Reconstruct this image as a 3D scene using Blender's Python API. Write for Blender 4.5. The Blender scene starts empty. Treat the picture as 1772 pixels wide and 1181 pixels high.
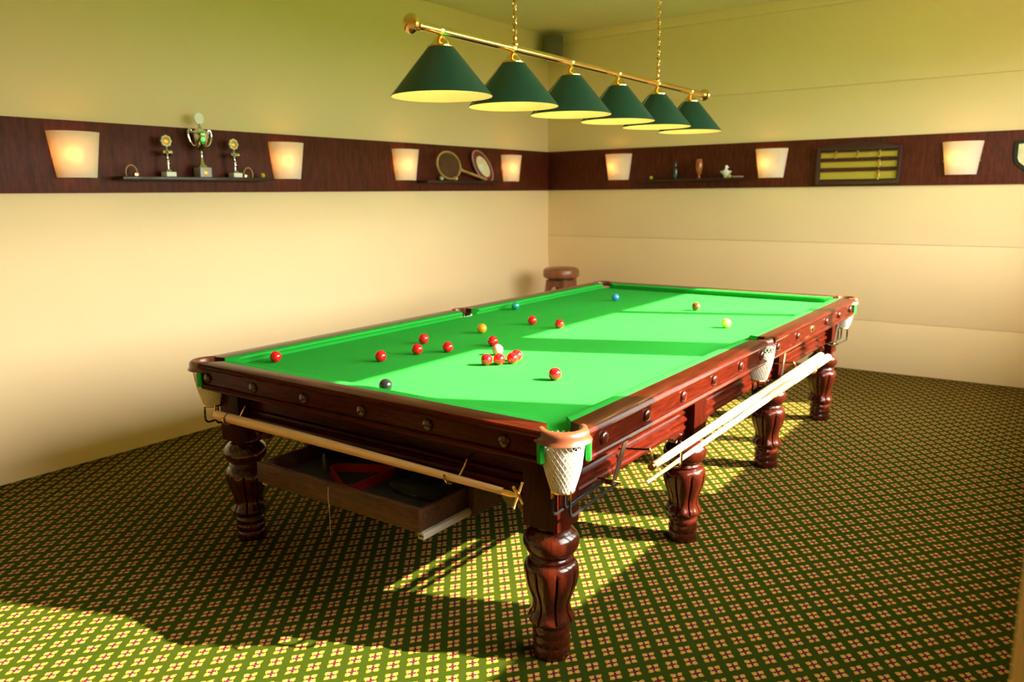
import bpy, bmesh, math, random
from mathutils import Vector, Matrix
random.seed(7)
PI = math.pi
sc = bpy.context.scene
COL = sc.collection

# ------------------------------------------------------------------ camera
cam_d = bpy.data.cameras.new('camera'); cam = bpy.data.objects.new('camera', cam_d); COL.objects.link(cam)
YAW, PITCH, ROLL, FPX = -0.62332, -0.18571, -0.01104, 1355.70
CAM = Vector((1.19604, -1.96707, 1.60333))
fw = Vector((math.cos(PITCH)*math.sin(YAW), math.cos(PITCH)*math.cos(YAW), math.sin(PITCH)))
rt = Vector((math.cos(YAW), -math.sin(YAW), 0)); up = rt.cross(fw)
r2 = rt*math.cos(ROLL)+up*math.sin(ROLL); u2 = -rt*math.sin(ROLL)+up*math.cos(ROLL)
cam.matrix_world = Matrix(((r2.x, u2.x, -fw.x, CAM.x), (r2.y, u2.y, -fw.y, CAM.y), (r2.z, u2.z, -fw.z, CAM.z), (0, 0, 0, 1)))
cam_d.sensor_width = 36; cam_d.sensor_fit = 'HORIZONTAL'; cam_d.lens = FPX*36/1772
cam_d.clip_start = 0.02
cam_d.dof.use_dof = True; cam_d.dof.focus_distance = 3.0; cam_d.dof.aperture_fstop = 2.6
sc.camera = cam

# ------------------------------------------------------------------ sky, sun, exposure
SUN_AZ, SUN_EL = math.radians(23.8), math.radians(31.2)
w = bpy.data.worlds.new('world'); sc.world = w; w.use_nodes = True
nt = w.node_tree; bg = nt.nodes['Background']
sky = nt.nodes.new('ShaderNodeTexSky'); sky.sky_type = 'NISHITA'; sky.sun_disc = False
sky.sun_elevation = SUN_EL; sky.sun_rotation = PI/2-SUN_AZ; sky.dust_density = 4.0; sky.ozone_density = 0.6
hsv = nt.nodes.new('ShaderNodeHueSaturation'); hsv.inputs['Saturation'].default_value = 0.3; hsv.inputs['Value'].default_value = 0.64
nt.links.new(sky.outputs[0], hsv.inputs['Color']); nt.links.new(hsv.outputs[0], bg.inputs[0]); bg.inputs[1].default_value = 1.0
haze = nt.nodes.new('ShaderNodeBackground'); haze.inputs[0].default_value = (1, .94, .82, 1); haze.inputs[1].default_value = 6.2   # even bright haze over the whole sky
addb = nt.nodes.new('ShaderNodeAddShader'); nt.links.new(bg.outputs[0], addb.inputs[0]); nt.links.new(haze.outputs[0], addb.inputs[1])
nt.links.new(addb.outputs[0], nt.nodes['World Output'].inputs[0])
sl = bpy.data.lights.new('sun', 'SUN'); sl.energy = 42; sl.angle = math.radians(0.6); sl.color = (1, 0.84, 0.58)
so = bpy.data.objects.new('sun', sl); COL.objects.link(so)
sd = Vector((math.cos(SUN_EL)*math.cos(SUN_AZ), math.cos(SUN_EL)*math.sin(SUN_AZ), math.sin(SUN_EL)))
so.rotation_euler = sd.to_track_quat('Z', 'Y').to_euler(); so.location = sd*12
sc.view_settings.view_transform = 'Standard'; sc.view_settings.look = 'None'
sc.view_settings.exposure = 0.3; sc.view_settings.gamma = 1.0; sc.view_settings.use_curve_mapping = False
cy = sc.cycles
cy.use_denoising = True; cy.max_bounces = 8; cy.diffuse_bounces = 6; cy.glossy_bounces = 3
cy.transmission_bounces = 6; cy.transparent_max_bounces = 8; cy.sample_clamp_indirect = 8
cy.caustics_reflective = False; cy.caustics_refractive = False

# ------------------------------------------------------------------ materials
class NT:
    def __init__(s, name):
        s.m = bpy.data.materials.new(name); s.m.use_nodes = True; s.t = s.m.node_tree; s.b = s.t.nodes['Principled BSDF']
    def n(s, typ, **k):
        o = s.t.nodes.new(typ)
        for a, v in k.items(): setattr(o, a, v)
        return o
    def link(s, a, b): s.t.links.new(a, b)
    def math(s, op, a, b=None, c=None):
        o = s.n('ShaderNodeMath', operation=op)
        for i, v in enumerate((a, b, c)):
            if v is None: continue
            if isinstance(v, (int, float)): o.inputs[i].default_value = v
            else: s.link(v, o.inputs[i])
        return o.outputs[0]
    def mix(s, f, a, b):
        o = s.n('ShaderNodeMix', data_type='RGBA')
        if isinstance(f, (int, float)): o.inputs[0].default_value = f
        else: s.link(f, o.inputs[0])
        for i, v in ((6, a), (7, b)):
            if isinstance(v, tuple): o.inputs[i].default_value = (*v, 1)
            else: s.link(v, o.inputs[i])
        return o.outputs[2]
    def noise(s, vec=None, scale=5, detail=4, rough=0.5, mapscale=None):
        tc = s.n('ShaderNodeNewGeometry').outputs['Position'] if vec is None else vec
        if mapscale:
            mp = s.n('ShaderNodeMapping'); mp.inputs['Scale'].default_value = mapscale
            s.link(tc, mp.inputs[0]); tc = mp.outputs[0]
        o = s.n('ShaderNodeTexNoise'); o.inputs['Scale'].default_value = scale; o.inputs['Detail'].default_value = detail
        o.inputs['Roughness'].default_value = rough; s.link(tc, o.inputs['Vector']); return o.outputs[0]
    def ramp(s, f, a, b):
        o = s.n('ShaderNodeMapRange'); o.inputs[1].default_value = a; o.inputs[2].default_value = b; s.link(f, o.inputs[0]); return o.outputs[0]
    def bump(s, h, strength=0.2, dist=0.002):
        o = s.n('ShaderNodeBump'); o.inputs['Strength'].default_value = strength; o.inputs['Distance'].default_value = dist
        s.link(h, o.inputs['Height']); s.link(o.outputs[0], s.b.inputs['Normal'])
def plain(name, col, rough=0.5, metal=0, coat=0, var=0.12, vscale=20, bump=0, sheen=0, spec=0.5):
    k = NT(name); b = k.b
    dark = tuple(c*(1-var) for c in col); lite = tuple(min(1, c*(1+var)) for c in col)
    n = k.noise(scale=vscale)
    k.link(k.mix(k.ramp(n, .3, .7), dark, lite), b.inputs['Base Color'])
    b.inputs['Roughness'].default_value = rough; b.inputs['Metallic'].default_value = metal
    b.inputs['Coat Weight'].default_value = coat; b.inputs['Coat Roughness'].default_value = 0.12
    b.inputs['Sheen Weight'].default_value = sheen; b.inputs['Specular IOR Level'].default_value = spec
    if bump: k.bump(k.noise(scale=vscale*6), bump)
    return k.m
def wood(name, dark, lite, stretch, rough=0.3, coat=0.15, scale=9, spec=.25):
    k = NT(name); b = k.b
    n = k.noise(scale=scale, detail=6, rough=.65, mapscale=stretch)
    n2 = k.noise(scale=scale*6, detail=3, mapscale=stretch)
    f = k.math('ADD', k.math('MULTIPLY', n, .75), k.math('MULTIPLY', n2, .25))
    k.link(k.mix(k.ramp(f, .35, .68), dark, lite), b.inputs['Base Color'])
    b.inputs['Roughness'].default_value = rough; b.inputs['Coat Weight'].default_value = coat; b.inputs['Coat Roughness'].default_value = 0.1; b.inputs['Specular IOR Level'].default_value = spec
    k.bump(n2, .06, .001)
    return k.m
M = {}
M['wall'] = plain('cream_wall_paint', (.90, .70, .415), .75, var=.02, vscale=1.5, bump=.04)
M['ceiling'] = plain('ceiling_paint', (.82, .72, .50), .85, var=.03, vscale=2)
MAH_D, MAH_L = (.020, .0024, .0011), (.080, .0082, .0028)
M['mahog_x'] = wood('mahogany_along_x', MAH_D, MAH_L, (1, 9, 9), rough=.24, coat=.03, spec=.10)
M['mahog_y'] = wood('mahogany_along_y', MAH_D, MAH_L, (9, 1, 9), rough=.2, coat=.05, spec=.14)
M['mahog_z'] = wood('mahogany_turned', (.026, .0036, .0016), (.062, .0080, .0032), (9, 9, 1.2), rough=.2, coat=.55, spec=.3)
M['mahog_b'] = wood('mahogany_block', (.014, .0018, .0009), (.055, .0060, .0022), (9, 9, 1.2), rough=.3, coat=.0, spec=.10)
M['band'] = wood('reddish_veneer', (.046, .007, .003), (.140, .027, .011), (6, 6, 1.0), rough=.5, coat=.0, scale=7, spec=.2)
M['shelf'] = wood('dark_shelf_wood', (.016, .008, .005), (.045, .022, .014), (2, 2, 9), rough=.4, coat=.2)
M['drawer'] = wood('old_drawer_wood', (.024, .009, .004), (.105, .040, .015), (1.5, 9, 9), rough=.5, coat=.1)
M['palewood'] = wood('pale_bare_wood', (.38, .34, .26), (.52, .47, .38), (9, 1, 9), rough=.6, coat=0)
M['ash_x'] = wood('ash_shaft_x', (.66, .40, .17), (.84, .54, .26), (1, 12, 12), rough=.3, coat=.4)
M['ash_y'] = wood('ash_shaft_y', (.72, .55, .30), (.85, .68, .42), (12, 1, 12), rough=.3, coat=.4)
M['stoolwood'] = wood('stool_wood', (.17, .05, .02), (.32, .11, .045), (5, 5, 1), rough=.4, coat=.3)
M['seat'] = plain('brown_leather_seat', (.26, .085, .025), .38, coat=.3, var=.2, bump=.1)
M['leather'] = plain('tan_pocket_leather', (.155, .046, .020), .36, coat=.25, var=.2, vscale=35, bump=.15)
M['brass'] = plain('polished_brass', (.86, .58, .20), .16, metal=1, var=.05)
M['steel'] = plain('brushed_steel', (.52, .46, .42), .3, metal=1, var=.08)
M['silver'] = plain('silver_plate', (.82, .80, .76), .12, metal=1, var=.04)
M['blackrod'] = plain('black_enamel_rod', (.010, .010, .011), .22, coat=.1)
M['net'] = plain('white_cotton_net', (.86, .82, .72), .8, var=.06, vscale=80, bump=.3)
M['white'] = plain('white_marble', (.93, .92, .90), .35, var=.03)
M['lilac'] = plain('lilac_grey_stone', (.46, .44, .50), .35, var=.1)
M['slate'] = plain('grey_slate', (.06, .06, .065), .7)
M['bluelining'] = plain('grey_drawer_lining', (.045, .05, .065), .85)
M['redplastic'] = plain('dark_red_wood', (.34, .012, .020), .35, coat=.3)
M['black'] = plain('black_matt', (.014, .014, .015), .5)
M['bristle'] = plain('dark_bristle', (.03, .016, .012), .9, var=.5, vscale=200)
M['grey'] = plain('grey_plastic', (.13, .11, .085), .5)
M['darkframe'] = plain('dark_red_frame', (.050, .010, .014), .35, coat=.3)
M['gold'] = plain('gold_disc', (.75, .42, .05), .35, metal=.4)
M['cream'] = plain('cream_disc', (.86, .78, .55), .5)
M['yellowfuzz'] = plain('yellow_felt', (.62, .55, .04), .9, vscale=60, var=.2)
M['amber'] = plain('amber_glass', (.40, .10, .02), .2, coat=.6)
M['darkbottle'] = plain('dark_bottle', (.02, .03, .03), .15, coat=.5)
M['racketwood'] = plain('racket_ash', (.52, .30, .10), .4, coat=.3, var=.2)
M['racketred'] = plain('racket_red', (.22, .015, .02), .4, coat=.3)
M['pinkwood'] = plain('pale_pink_wood', (.50, .28, .24), .45)
M['string'] = plain('gut_string', (.36, .26, .14), .6)
M['greenjade'] = plain('greenish_metal', (.10, .42, .16), .15, metal=.7)
M['window'] = plain('white_window_frame', (.78, .76, .70), .4)
M['paving'] = plain('outside_lawn', (.09, .10, .035), .9, vscale=2)
def cloth(name, col):
    k = NT(name); b = k.b
    n = k.noise(scale=2.2, detail=5, mapscale=(1, .35, 1)); n2 = k.noise(scale=900, detail=2)
    k.link(k.mix(k.ramp(n, .3, .75), tuple(c*.9 for c in col), tuple(c*1.1 for c in col)), b.inputs['Base Color'])
    b.inputs['Roughness'].default_value = .95; b.inputs['Specular IOR Level'].default_value = .1
    k.bump(n2, .15, .0006); return k.m
M['cloth'] = cloth('green_baize', (.020, .36, .040))
def ball(name, col):
    m = plain(name, col, .08, var=0, coat=.6); return m
BALLC = {'red': (.74, .005, .010), 'black': (.008, .009, .010), 'orange': (.85, .33, .008), 'pink': (.80, .22, .20),
         'yellow': (.86, .72, .12), 'brown': (.18, .040, .008), 'blue': (.02, .26, .62), 'green': (.0, .30, .25)}
for c, v in BALLC.items(): M['ball_'+c] = ball('ball_'+c, v)
def carpet():
    k = NT('patterned_green_carpet'); b = k.b
    pos = k.n('ShaderNodeNewGeometry').outputs['Position']
    wob = k.noise(scale=45, detail=2)
    sx = k.n('ShaderNodeSeparateXYZ'); k.link(pos, sx.inputs[0])
    X = k.math('MULTIPLY', sx.outputs[0], 1/.0882); Y = k.math('MULTIPLY', sx.outputs[1], 1/.1098)
    wv = k.math('MULTIPLY', k.math('SUBTRACT', wob, .5), .10)
    def frac(v, o): return k.math('ABSOLUTE', k.math('SUBTRACT', k.math('FRACT', k.math('ADD', v, o)), .5))
    u = frac(k.math('ADD', k.math('ADD', X, Y), wv), .5-9.394+20); v = frac(k.math('ADD', k.math('SUBTRACT', X, Y), wv), .5-.266+20)
    mx = k.math('MAXIMUM', u, v); mn = k.math('MINIMUM', u, v)
    lim = k.math('MINIMUM', .305, k.math('ADD', .205, k.math('MULTIPLY', mn, .9)))
    m1 = k.math('LESS_THAN', mx, lim)
    m2 = k.math('LESS_THAN', mx, k.math('SUBTRACT', lim, .085))
    m3 = k.math('MULTIPLY', k.math('LESS_THAN', mn, .062), k.math('LESS_THAN', mx, .20))
    m4 = k.math('MULTIPLY', k.math('LESS_THAN', mn, .032), k.math('LESS_THAN', mx, .11))
    tuft = k.noise(scale=420, detail=2); big = k.noise(scale=1.6, detail=3)
    g = k.mix(k.ramp(tuft, .3, .7), (.009, .021, .0010), (.031, .048, .0024))
    g = k.mix(k.ramp(big, .35, .7), g, k.mix(.5, g, (.034, .042, .0025)))
    c = k.mix(m1, g, (.41, .180, .020)); c = k.mix(m2, c, (.40, .235, .095)); c = k.mix(m3, c, (.024, .007, .012)); c = k.mix(m4, c, (.11, .006, .020))
    c = k.mix(k.math('MULTIPLY', k.ramp(tuft, .45, .8), .35), c, k.mix(.5, c, (.02, .02, .005)))
    k.link(c, b.inputs['Base Color']); b.inputs['Roughness'].default_value = 1; b.inputs['Specular IOR Level'].default_value = .05
    k.bump(tuft, .4, .002); return k.m
M['carpet'] = carpet()
def shade_glass():
    k = NT('frosted_sconce_glass'); t = k.t; t.nodes.remove(k.b); out = t.nodes['Material Output']
    d = k.n('ShaderNodeBsdfDiffuse'); d.inputs[0].default_value = (.95, .93, .90, 1)
    tr = k.n('ShaderNodeBsdfTranslucent'); tr.inputs[0].default_value = (.95, .86, .70, 1)
    mx = k.n('ShaderNodeMixShader'); mx.inputs[0].default_value = .45
    k.link(d.outputs[0], mx.inputs[1]); k.link(tr.outputs[0], mx.inputs[2]); k.link(mx.outputs[0], out.inputs[0]); return k.m
M['sconce'] = shade_glass()
def pane():
    k = NT('window_glass'); t = k.t; t.nodes.remove(k.b); out = t.nodes['Material Output']
    a = k.n('ShaderNodeBsdfTransparent'); a.inputs[0].default_value = (.96, .97, .96, 1)
    g = k.n('ShaderNodeBsdfGlossy'); g.inputs['Roughness'].default_value = 0.02
    mx = k.n('ShaderNodeMixShader'); mx.inputs[0].default_value = .05
    k.link(a.outputs[0], mx.inputs[1]); k.link(g.outputs[0], mx.inputs[2]); k.link(mx.outputs[0], out.inputs[0]); return k.m
M['pane'] = pane()
M['lampgreen'] = plain('dark_green_lamp_enamel', (.003, .050, .034), .45, coat=.05, var=.06)
M['lampcream'] = plain('cream_lamp_lining', (.90, .62, .36), .6, var=.03)
def bulbm():
    k = NT('lit_bulb'); k.b.inputs['Emission Color'].default_value = (1, .72, .36, 1); k.b.inputs['Emission Strength'].default_value = 3.0; return k.m
M['bulb'] = bulbm()
def scale_mat():
    k = NT('engraved_brass_scale'); b = k.b
    pos = k.n('ShaderNodeNewGeometry').outputs['Position']; sx = k.n('ShaderNodeSeparateXYZ'); k.link(pos, sx.inputs[0])
    f = k.math('FRACT', k.math('MULTIPLY', sx.outputs[0], 1/.0118)); m = k.math('LESS_THAN', f, .35)
    k.link(k.mix(m, (.70, .58, .10), (.30, .22, .03)), b.inputs['Base Color']); b.inputs['Roughness'].default_value = .35; b.inputs['Metallic'].default_value = .35
    return k.m
M['scale'] = scale_mat()

# ------------------------------------------------------------------ mesh builder
class MB:
    def __init__(s): s.v = []; s.f = []
    def add(s, vs, fs):
        o = len(s.v); s.v += [Vector(p) for p in vs]; s.f += [tuple(i+o for i in f) for f in fs]; return s
    def box(s, x0, x1, y0, y1, z0, z1):
        return s.add([(x, y, z) for z in (z0, z1) for y in (y0, y1) for x in (x0, x1)],
                     [(0, 2, 3, 1), (4, 5, 7, 6), (0, 1, 5, 4), (2, 6, 7, 3), (0, 4, 6, 2), (1, 3, 7, 5)])
    def loft(s, rings, cap=True, closed=True):
        n = len(rings[0]); vs = [p for r in rings for p in r]; fs = []
        for i in range(len(rings)-1):
            for j in range(n if closed else n-1):
                k = (j+1) % n; fs.append((i*n+j, i*n+k, (i+1)*n+k, (i+1)*n+j))
        if cap and closed: fs += [tuple(reversed(range(n))), tuple((len(rings)-1)*n+j for j in range(n))]
        return s.add(vs, fs)
    def prism(s, poly, a, b, axis):
        # poly in the two other axes (order x,y,z without axis)
        def P(p, t): l = list(p); l.insert(axis, t); return tuple(l)
        return s.loft([[P(p, a) for p in poly], [P(p, b) for p in poly]])
    def lathe(s, prof, c=(0, 0, 0), seg=32, axis=2, mod=None, cap=True, a0=0, a1=2*PI):
        full = abs(a1-a0-2*PI) < 1e-6; rings = []
        for r, z in prof:
            ring = []
            for j in range(seg if full else seg+1):
                a = a0+(a1-a0)*j/seg; rr = mod(r, z, a) if mod else r
                p = [rr*math.cos(a), rr*math.sin(a)]; p.insert(axis, z); ring.append(Vector(p)+Vector(c))
            rings.append(ring)
        return s.loft(rings, cap and full, full)
    def tube(s, path, r, seg=10, cap=True):
        path = [Vector(p) for p in path]; rings = []; rr = r if isinstance(r, (list, tuple)) else [r]*len(path)
        t = (path[1]-path[0]).normalized(); nrm = t.orthogonal().normalized()
        for i, p in enumerate(path):
            a = path[max(i-1, 0)]; b = path[min(i+1, len(path)-1)]; t = (b-a).normalized()
            nrm = (nrm-t*nrm.dot(t)).normalized(); bi = t.cross(nrm)
            rings.append([p+(nrm*math.cos(2*PI*j/seg)+bi*math.sin(2*PI*j/seg))*rr[i] for j in range(seg)])
        return s.loft(rings, cap)
    def sphere(s, c, r, seg=32, rings=16, sq=(1, 1, 1)):
        pr = [(max(r*math.sin(PI*i/rings), 1e-5), -r*math.cos(PI*i/rings)) for i in range(rings+1)]
        k = len(s.v); s.lathe(pr, (0, 0, 0), seg)
        for i in range(k, len(s.v)):
            q = s.v[i]; s.v[i] = Vector((q.x*sq[0]+c[0], q.y*sq[1]+c[1], q.z*sq[2]+c[2]))
        return s
    def torus(s, c, R, r, axis=2, seg=24, rs=8, sq=(1, 1)):
        rings = []
        for i in range(seg):
            a = 2*PI*i/seg; ring = []
            for j in range(rs):
                b = 2*PI*j/rs; d = R+r*math.cos(b); p = [d*math.cos(a)*sq[0], d*math.sin(a)*sq[1]]; p.insert(axis, r*math.sin(b)); ring.append(Vector(p)+Vector(c))
            rings.append(ring)
        rings.append(rings[0]); return s.loft(rings, False)
    def xf(s, mat, start=0):
        for i in range(start, len(s.v)): s.v[i] = mat @ s.v[i]
        return s
    def mesh(s, name, mat, bevel=0, ang=35):
        bm = bmesh.new(); vs = [bm.verts.new(p) for p in s.v]
        for f in s.f:
            try: bm.faces.new([vs[i] for i in f])
            except ValueError: pass
        bmesh.ops.remove_doubles(bm, verts=bm.verts, dist=1e-6)
        bmesh.ops.recalc_face_normals(bm, faces=bm.faces)
        if bevel:
            es = [e for e in bm.edges if len(e.link_faces) == 2 and e.calc_face_angle(0) > .5]
            bmesh.ops.bevel(bm, geom=es, offset=bevel, segments=2, profile=.6, affect='EDGES', clamp_overlap=True)
        me = bpy.data.meshes.new(name); bm.to_mesh(me); bm.free()
        for p in me.polygons: p.use_smooth = True
        me.set_sharp_from_angle(angle=math.radians(ang)); me.materials.append(mat); return me
WORLD = {}
def link(o, parent, pos):
    COL.objects.link(o)
    if parent is not None: o.parent = parent; o.location = Vector(pos)-WORLD[parent.name]
    else: o.location = pos
    WORLD[o.name] = Vector(pos); return o
def part(name, mb, mat, parent=None, bevel=0, ang=35, base=False, label=None):
    lo = Vector([min(p[i] for p in mb.v) for i in range(3)]); hi = Vector([max(p[i] for p in mb.v) for i in range(3)])
    c = (lo+hi)/2
    if base: c.z = lo.z
    mb.v = [p-c for p in mb.v]
    o = bpy.data.objects.new(name, mb.mesh(name, M[mat] if isinstance(mat, str) else mat, bevel, ang)); link(o, parent, c)
    if label: o['label'] = label
    return o
def empty(name, pos): return link(bpy.data.objects.new(name, None), None, pos)
def tag(o, label, cat, group=None):
    o['label'] = label; o['category'] = cat
    if group: o['group'] = group
    return o
def struct(o): o['kind'] = 'structure'; return o
def copy_tree(o, parent, pos):
    c = o.copy(); link(c, parent, pos)
    for ch in list(o.children): copy_tree(ch, c, Vector(pos)+(WORLD[ch.name]-WORLD[o.name]))
    return c
def arc(c, r, a0, a1, n): return [(c[0]+r*math.cos(a0+(a1-a0)*i/n), c[1]+r*math.sin(a0+(a1-a0)*i/n)) for i in range(n+1)]

# ------------------------------------------------------------------ room shell
XL, XR, YN, YF, ZC = -3.6506, 1.40, -3.3, 5.4949, 3.275
struct(part('floor', MB().box(XL-.15, XR+.12, YN-.15, YF+.15, -.12, 0), 'carpet'))
struct(part('ceiling', MB().box(XL-.15, XR+.12, YN-.15, YF+.15, ZC, ZC+.12), 'ceiling'))
struct(part('wall_left', MB().box(XL-.15, XL, YN-.15, YF+.15, 0, ZC), 'wall'))
struct(part('wall_near', MB().box(XL, XR, YN-.15, YN, 0, ZC), 'wall'))
wf = struct(part('wall_far', MB().box(XL, XR, YF+.03, YF+.15, 0, ZC), 'wall'))
for z0, z1 in ((0, .455), (.455, 1.138), (1.138, 1.82), (1.82, 2.50), (2.50, 3.18), (3.18, ZC)):
    part('panel', MB().box(XL, XR, YF, YF+.032, z0+.0008, z1-.0008), 'wall', wf, bevel=.004)
# window wall on the right: openings, frames and panes
TA = math.tan(SUN_AZ); ZS, ZH = 1.112, 2.61
WIN = [(-.88, .16), (.585, 1.625), (2.03, 3.08), (3.195, 4.24)]
OPEN = [(a+1.42*TA, b+1.48*TA) for a, b in WIN]
wr = MB(); F = .05; y = YN-.15
for a, b in OPEN:
    wr.box(XR, XR+.12, y, a-F, ZS-F, ZH+F); y = b+F
wr.box(XR, XR+.12, y, YF+.15, ZS-F, ZH+F)
wr.box(XR, XR+.12, YN-.15, YF+.15, 0, ZS-F).box(XR, XR+.12, YN-.15, YF+.15, ZH+F, ZC)
struct(part('wall_right', wr, 'wall'))
for i, (a, b) in enumerate(OPEN):
    fr = MB().box(1.42, 1.48, a-F, a, ZS-F, ZH+F).box(1.42, 1.48, b, b+F, ZS-F, ZH+F).box(1.42, 1.48, a, b, ZS-F, ZS).box(1.42, 1.48, a, b, ZH, ZH+F)
    wo = struct(part('window_%d' % (i+1), fr, 'window'))
    part('pane', MB().box(1.448, 1.454, a-.005, b+.005, ZS-.005, ZH+.005), 'pane', wo)
    part('window_sill', MB().box(1.375, 1.43, a-F, b+F, ZS-F-.03, ZS-F), 'window', wo, bevel=.004)
    pl = bpy.data.lights.new('window_portal', 'AREA'); pl.shape = 'RECTANGLE'; pl.size = b-a; pl.size_y = ZH-ZS
    pl.cycles.is_portal = True
    po = bpy.data.objects.new('window_portal', pl); COL.objects.link(po); po.location = (1.56, (a+b)/2, (ZS+ZH)/2)
    po.rotation_euler = (0, PI/2, 0); pl.size, pl.size_y = ZH-ZS+.1, b-a+.1
struct(part('wall_pilaster', MB().box(1.184, XR, -1.0, -.85, 0, ZC), 'wall', bevel=.004))
struct(part('ground_outside', MB().box(1.6, 40, -30, 30, -.3, -.1), 'paving'))
# dark wood band along both walls
ZB0, ZB1 = 1.6365, 2.052
struct(part('trim_1', MB().box(XL-.001, XL+.018, YN, YF-.018, ZB0, ZB1), 'band', bevel=.002))
struct(part('trim_2', MB().box(XL, XR, YF-.018, YF+.001, ZB0, ZB1), 'band', bevel=.002))

# ------------------------------------------------------------------ snooker table
W, L, H, BZ = 2.07, 3.86, .870, .830
T = tag(empty('snooker_table', (-W/2, L/2, 0)), 'large mahogany snooker table with green cloth and eight turned legs', 'snooker table')
XC, YC = -W/2, L/2
# outline of the cloth bed with pocket cut-outs
PC = .08
corners = [(0, 0, -1), (0, L, 0), (-W, L, 1), (-W, 0, 2)]
def bed_poly(ins, rc, rm, mx=.04):
    pts = []
    def cut(cx, cy, r, inside, n=10):
        q = [(cx+r*math.cos(2*PI*i/72), cy+r*math.sin(2*PI*i/72)) for i in range(72)]
        q = [p for p in q if -W+ins <= p[0] <= -ins and ins <= p[1] <= L-ins]
        return q
    import functools
    x0, x1, y0, y1 = -W+ins, -ins, ins, L-ins
    def isect(cx, cy, r, xe, sgn): d = xe-cx; h = math.sqrt(max(r*r-d*d, 0)); return cy+sgn*h
    def around(q, c): return sorted(q, key=lambda p: math.atan2(p[1]-c[1], p[0]-c[0]))
    loop = []
    # right side going up from near corner
    c = (-PC, PC); ya = isect(c[0], c[1], rc, x1, 1); xa = -(isect(c[1], -c[0], rc, y0, 1))
    def corner(c, pa, pb, ref):
        q = cut(c[0], c[1], rc, None)
        v0 = math.atan2(pa[1]-c[1], pa[0]-c[0]); v1 = math.atan2(pb[1]-c[1], pb[0]-c[0])
        dv = (v1-v0+PI) % (2*PI)-PI
        return [(c[0]+rc*math.cos(v0+dv*i/10), c[1]+rc*math.sin(v0+dv*i/10)) for i in range(11)]
    loop += corner((-PC, PC), (xa, y0), (x1, ya), None)
    hm = math.sqrt(max(rm*rm-(x1+mx)**2, 0))
    def mid(cx, s):
        xe = x1 if s > 0 else x0; ya_, yb_ = YC-hm*s, YC+hm*s
        v0 = math.atan2(ya_-YC, xe-cx); v1 = math.atan2(yb_-YC, xe-cx)
        if s > 0: v0 = v0 % (2*PI); v1 = v1 % (2*PI)
        return [(cx+rm*math.cos(v0+(v1-v0)*i/8), YC+rm*math.sin(v0+(v1-v0)*i/8)) for i in range(9)]
    loop += mid(-mx, 1)
    loop += corner((-PC, L-PC), (x1, L-ya), (xa, y1), None)
    loop += corner((-W+PC, L-PC), (-W-xa, y1), (x0, L-ya), None)
    loop += mid(-W+mx, -1)
    loop += corner((-W+PC, PC), (x0, ya), (-W-xa, y0), None)
    return loop
part('bed_cloth', MB().prism(bed_poly(.092, .062, .068), BZ-.045, BZ, 2), 'cloth', T)
part('slate_bed', MB().box(-W+.17, -.17, .17, L-.17, .735, BZ-.046), 'slate', T)

RAILP = [(-.094, .745), (-.094, .868), (-.06, .870), (-.016, .870), (-.006, .868), (0, .862), (.003, .855), (0, .848), (-.006, .845), (-.006, .840),
         (-.012, .837), (-.014, .780), (-.010, .777), (-.004, .775), (0, .769), (-.002, .763), (-.008, .760), (-.008, .754), (-.018, .748), (-.024, .745)]
def rail(kind, a, b, bosses, ca=.40, cb=.40):
    # kind: 'n','f' (along x), 'r','l' (along y)
    mb = MB()
    def P(d, t, z):
        return {'n': (t, -d, z), 'f': (t, L+d, z), 'r': (d, t, z), 'l': (-W-d, t, z)}[kind]
    mb.loft([[P(d, a-min(d, 0)*ca, z) for d, z in RAILP], [P(d, b+min(d, 0)*cb, z) for d, z in RAILP]])
    o = part('rail', mb, 'mahog_x' if kind in 'nf' else 'mahog_y', T, ang=28)
    for t in bosses:
        bb = MB(); prof = [(.0232, 0), (.0232, .004), (.0215, .008), (.017, .0115), (.009, .0135), (.0001, .014)]
        rings = []
        for r, h in prof:
            rings.append([P(-.0135+h, t+r*math.cos(2*PI*j/20), .808+r*math.sin(2*PI*j/20)) for j in range(20)])
        bb.loft(rings); part('boss', bb, 'mahog_z', o)
    return o
CE, ME = .112, .062      # rail ends at corner and middle pockets
SB = (.226, .545, .87, 1.194, 1.52, 1.815)
SF = (2.075, 2.43, 3.035, 3.34, 3.64)
fb = (-1.905, -1.58, -1.255, -.925, -.595, -.262)
rail('n', -W+CE, -CE, fb); rail('f', -W+CE, -CE, [-W-x for x in fb])
r1 = rail('r', CE, YC-ME, SB, .4, 0); r2_ = rail('r', YC+ME, L-CE, SF, 0, .4)
rail('l', CE, YC-ME, SB, .4, 0); rail('l', YC+ME, L-CE, SF, 0, .4)
pm = MB(); pm.lathe([(.001, .006), (.030, .006), (.034, .004), (.036, 0)], (0, 0, 0), 28, axis=0)
pm.xf(Matrix.Diagonal((1, 1, .62, 1))); pm.xf(Matrix.Translation((-.0135, 2.735, .808)))
part('maker_plate', pm, 'brass', r2_, label='small oval maker plate')
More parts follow.
